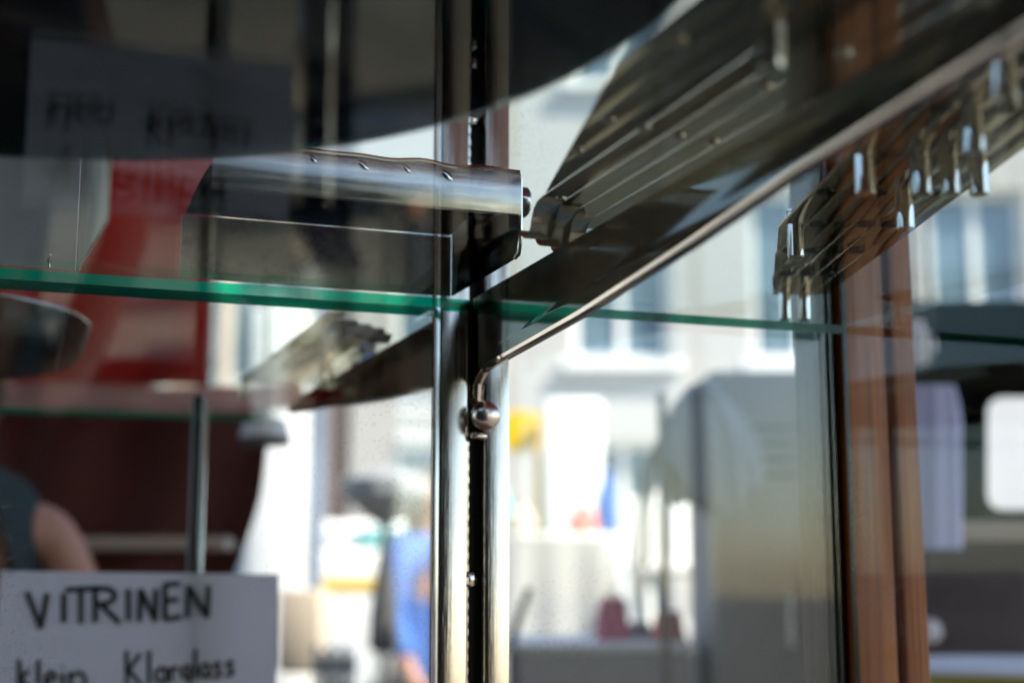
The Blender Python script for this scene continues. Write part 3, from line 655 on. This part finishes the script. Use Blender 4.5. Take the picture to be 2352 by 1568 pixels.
# left foreground of the street: chair back, cartons, blue cloth
t = thing_px('garden_chair', 'navy slatted garden chair standing to the right of the paper sign', 'chair', 765, 1568, 2.6)
a, b = bx(712, 1478, 815, 1640, 2.6, .03)
for k in range(6):
    wk = (b[0]-a[0])/6; t.part('slat', MB().box((a[0]+wk*k+.002, 2.6, a[2]), (a[0]+wk*(k+1)-.002, 2.62, b[2]-.012*(k % 2)), .004), 'navy')
t.part('rail', MB().box((a[0], 2.621, b[2]-.05), (b[0], 2.635, b[2]-.03), .003), 'navy'); t.part('seat', MB().box((a[0], 2.2, a[2]-.03), (b[0], 2.62, a[2]-.002), .006), 'navy'); legs(t, (a[0], 2.2, a[2]-.031), (b[0], 2.62, 0), .012, 'navy')
t = thing_px('carton_stack', 'stack of beige and white cartons beside the navy garden chair', 'cartons', 690, 1568, 3.0)
zz = .001
for k in range(7):
    h = .165; a, b = bx(640+4*(k % 2), 1400, 735-6*(k % 3), 1440, 3.0, .2)
    t.part('carton', MB().box((a[0], 3.0, zz), (b[0], 3.2, zz+h), .006), ('beige', 'white')[k % 2]); zz += h+.002

# people in the street and behind the neighbouring stall
M['skin'] = paint('skin', (.48, .24, .17), .55, .1, 12)
M['hair'] = paint('brown_hair', (.10, .055, .03), .6, .35, 40, stretch=(1, 1, .1))
M['tealtop'] = paint('dark_teal_top', (.012, .028, .034), .85, .25, 10)
def skin_mesh(name, joints, edges, mat, parent, sub=2):
    me = bpy.data.meshes.new(name); me.from_pydata([j[0] for j in joints], edges, []); o = bpy.data.objects.new(name, me); S.collection.objects.link(o); o.parent = parent
    md = o.modifiers.new('skin', 'SKIN'); md.use_smooth_shade = True
    for i, (c, r) in enumerate(joints): me.skin_vertices[0].data[i].radius = r if isinstance(r, tuple) else (r, r)
    me.skin_vertices[0].data[0].use_root = True
    s_ = o.modifiers.new('sub', 'SUBSURF'); s_.levels = sub; s_.render_levels = sub
    me.materials.append(M[mat]); return o
def person(label, x, y, rz, h, top, legsm, sleeveless=True, armpose=0):
    t = Thing('person', label, 'person', (x, y, 0), 'world'); t.o.rotation_euler = (0, 0, rz); k = h/1.7
    def J(px, py, pz): return (px*k, py*k, pz*k)
    j = [(J(0,0,.93), (.15*k, .11*k)), (J(0,0,1.12), (.125*k, .095*k)), (J(0,0,1.32), (.15*k, .10*k)), (J(0,0,1.40), (.10*k, .08*k)), (J(0,-.005,1.47), .052*k), (J(0,-.015,1.535), (.060*k, .075*k)), (J(0,-.02,1.61), (.072*k, .092*k)), (J(0,-.015,1.67), (.050*k, .065*k))]
    e = [(i, i+1) for i in range(7)]
    for s in (-1, 1):
        n0 = len(j); fx = armpose
        j += [(J(s*.165,0,1.37), .047*k), (J(s*(.225+.05*fx),.01,1.12), .038*k), (J(s*.22,-.05-.10*fx,.90+.08*fx), .033*k), (J(s*.215,-.07-.14*fx,.83+.1*fx), (.022*k, .036*k))]
        e += [(2, n0), (n0, n0+1), (n0+1, n0+2), (n0+2, n0+3)]
        hb = n0+3; bx_, by_, bz_ = s*.215, -.07-.14*fx, .83+.1*fx
        for f_, (oy, ln_) in enumerate(((-.03, .062), (-.010, .072), (.010, .068), (.028, .055))):
            n1 = len(j); j += [(J(bx_, by_+oy, bz_-.045), .009*k), (J(bx_-s*.006, by_+oy-.006, bz_-.045-ln_*.55), .0085*k), (J(bx_-s*.016, by_+oy-.014, bz_-.045-ln_), .0075*k)]; e += [(hb, n1), (n1, n1+1), (n1+1, n1+2)]
        n1 = len(j); j += [(J(bx_-s*.01, by_-.05, bz_-.02), .0105*k), (J(bx_-s*.018, by_-.066, bz_-.055), .009*k)]; e += [(hb, n1), (n1, n1+1)]
        n0 = len(j)
        j += [(J(s*.09,0,.86), .095*k), (J(s*.10,-.01,.50), .062*k), (J(s*.10,.01,.10), .042*k), (J(s*.10,-.02,.045), (.045*k, .04*k)), (J(s*.105,-.15,.035), (.045*k, .03*k))]
        e += [(0, n0)] + [(n0+i, n0+i+1) for i in range(4)]
    skin_mesh('body', j, e, 'skin', t.o)
    # clothing: slightly larger shells following trunk and legs
    c = [(J(0,0,.82), (.16*k, .12*k)), (J(0,0,.92), (.175*k, .13*k)), (J(0,0,1.10), (.150*k, .118*k)), (J(0,0,1.28), (.170*k, .122*k)), (J(0,0,1.37), (.14*k, .112*k)), (J(0,0,1.45), (.085*k, .085*k))]; ce = [(i, i+1) for i in range(5)]
    for s in (-1, 1):
        n0 = len(c); c += [(J(s*.11,0,1.365), .098*k), (J(s*.158,0,1.365), .074*k)]; ce += [(3, n0), (n0, n0+1)]
        if not sleeveless: c += [(J(s*.20,.004,1.29), .070*k), (J(s*.216,.01,1.12), .060*k), (J(s*.221,-.045-.09*armpose,.93+.08*armpose), .050*k)]; ce += [(n0+1, n0+2), (n0+2, n0+3), (n0+3, n0+4)]
    skin_mesh('top', c, ce, top, t.o)
    c = [(J(0,0,.95), (.160*k, .118*k))]; ce = []
    for s in (-1, 1):
        n0 = len(c); c += [(J(s*.09,0,.85), .108*k), (J(s*.10,-.01,.50), .076*k), (J(s*.10,.01,.12), .058*k)]; ce += [(0, n0), (n0, n0+1), (n0+1, n0+2)]
    skin_mesh('trousers', c, ce, legsm, t.o)
    # face and hair
    hd = MB(); hd.lathe(J(0, .012, 1.625), [(.004*k, .098*k), (.05*k, .088*k), (.082*k, .055*k), (.094*k, .0), (.088*k, -.05*k), (.080*k, -.10*k), (.072*k, -.15*k), (.05*k, -.19*k), (.02*k, -.20*k)], n=28)
    for v in hd.bm.verts:
        if v.co.y < -.035*k and v.co.z < 1.66*k: v.co.y = -.035*k+.01*sin(v.co.z*90)
        v.co.x *= 1+.06*sin(v.co.z*140+v.co.y*80)
    hd.build('hair', 'hair', t.o)
    for s in (-1, 1):
        MB().lathe(J(s*.031, -.104, 1.60), [(.0001, -.009*k), (.008*k, -.005*k), (.0105*k, 0), (.008*k, .005*k), (.0001, .009*k)], n=12).build('eye', 'white', t.o)
        MB().lathe(J(s*.031, -.113, 1.60), [(.005*k, 0), (.003*k, .0025*k)], axis=(0, -1, 0), n=10).build('iris', 'black', t.o)
        MB().lathe(J(s*.082, .0, 1.585), [(.028*k, 0), (.024*k, .008*k), (.008*k, .012*k)], axis=(s, .2, 0), n=14, sx=.6).build('ear', 'skin', t.o)
    MB().tube([J(0, -.100, 1.605), J(0, -.118, 1.575), J(0, -.128, 1.56), J(0, -.105, 1.55)], .01*k, 8, [.006*k, .010*k, .013*k, .008*k]).build('nose', 'skin', t.o)
    MB().tube([J(-.024, -.096, 1.522), J(0, -.106, 1.524), J(.024, -.096, 1.522)], .006*k, 8, [.002*k, .006*k, .002*k]).build('mouth', 'coral', t.o)
    return t
p = at(105, 1165, 1.9)
person('person in a dark sleeveless top with long brown hair beside the paper sign', p.x-.150, 1.9, radians(12), 1.57, 'tealtop', 'navy', True, .6)
p = at(975, 1400, 5.5)
person('person in a bright blue jacket walking in the street behind the standard', p.x, 5.5, radians(60), 1.58, 'blue', 'navy', False, .3)
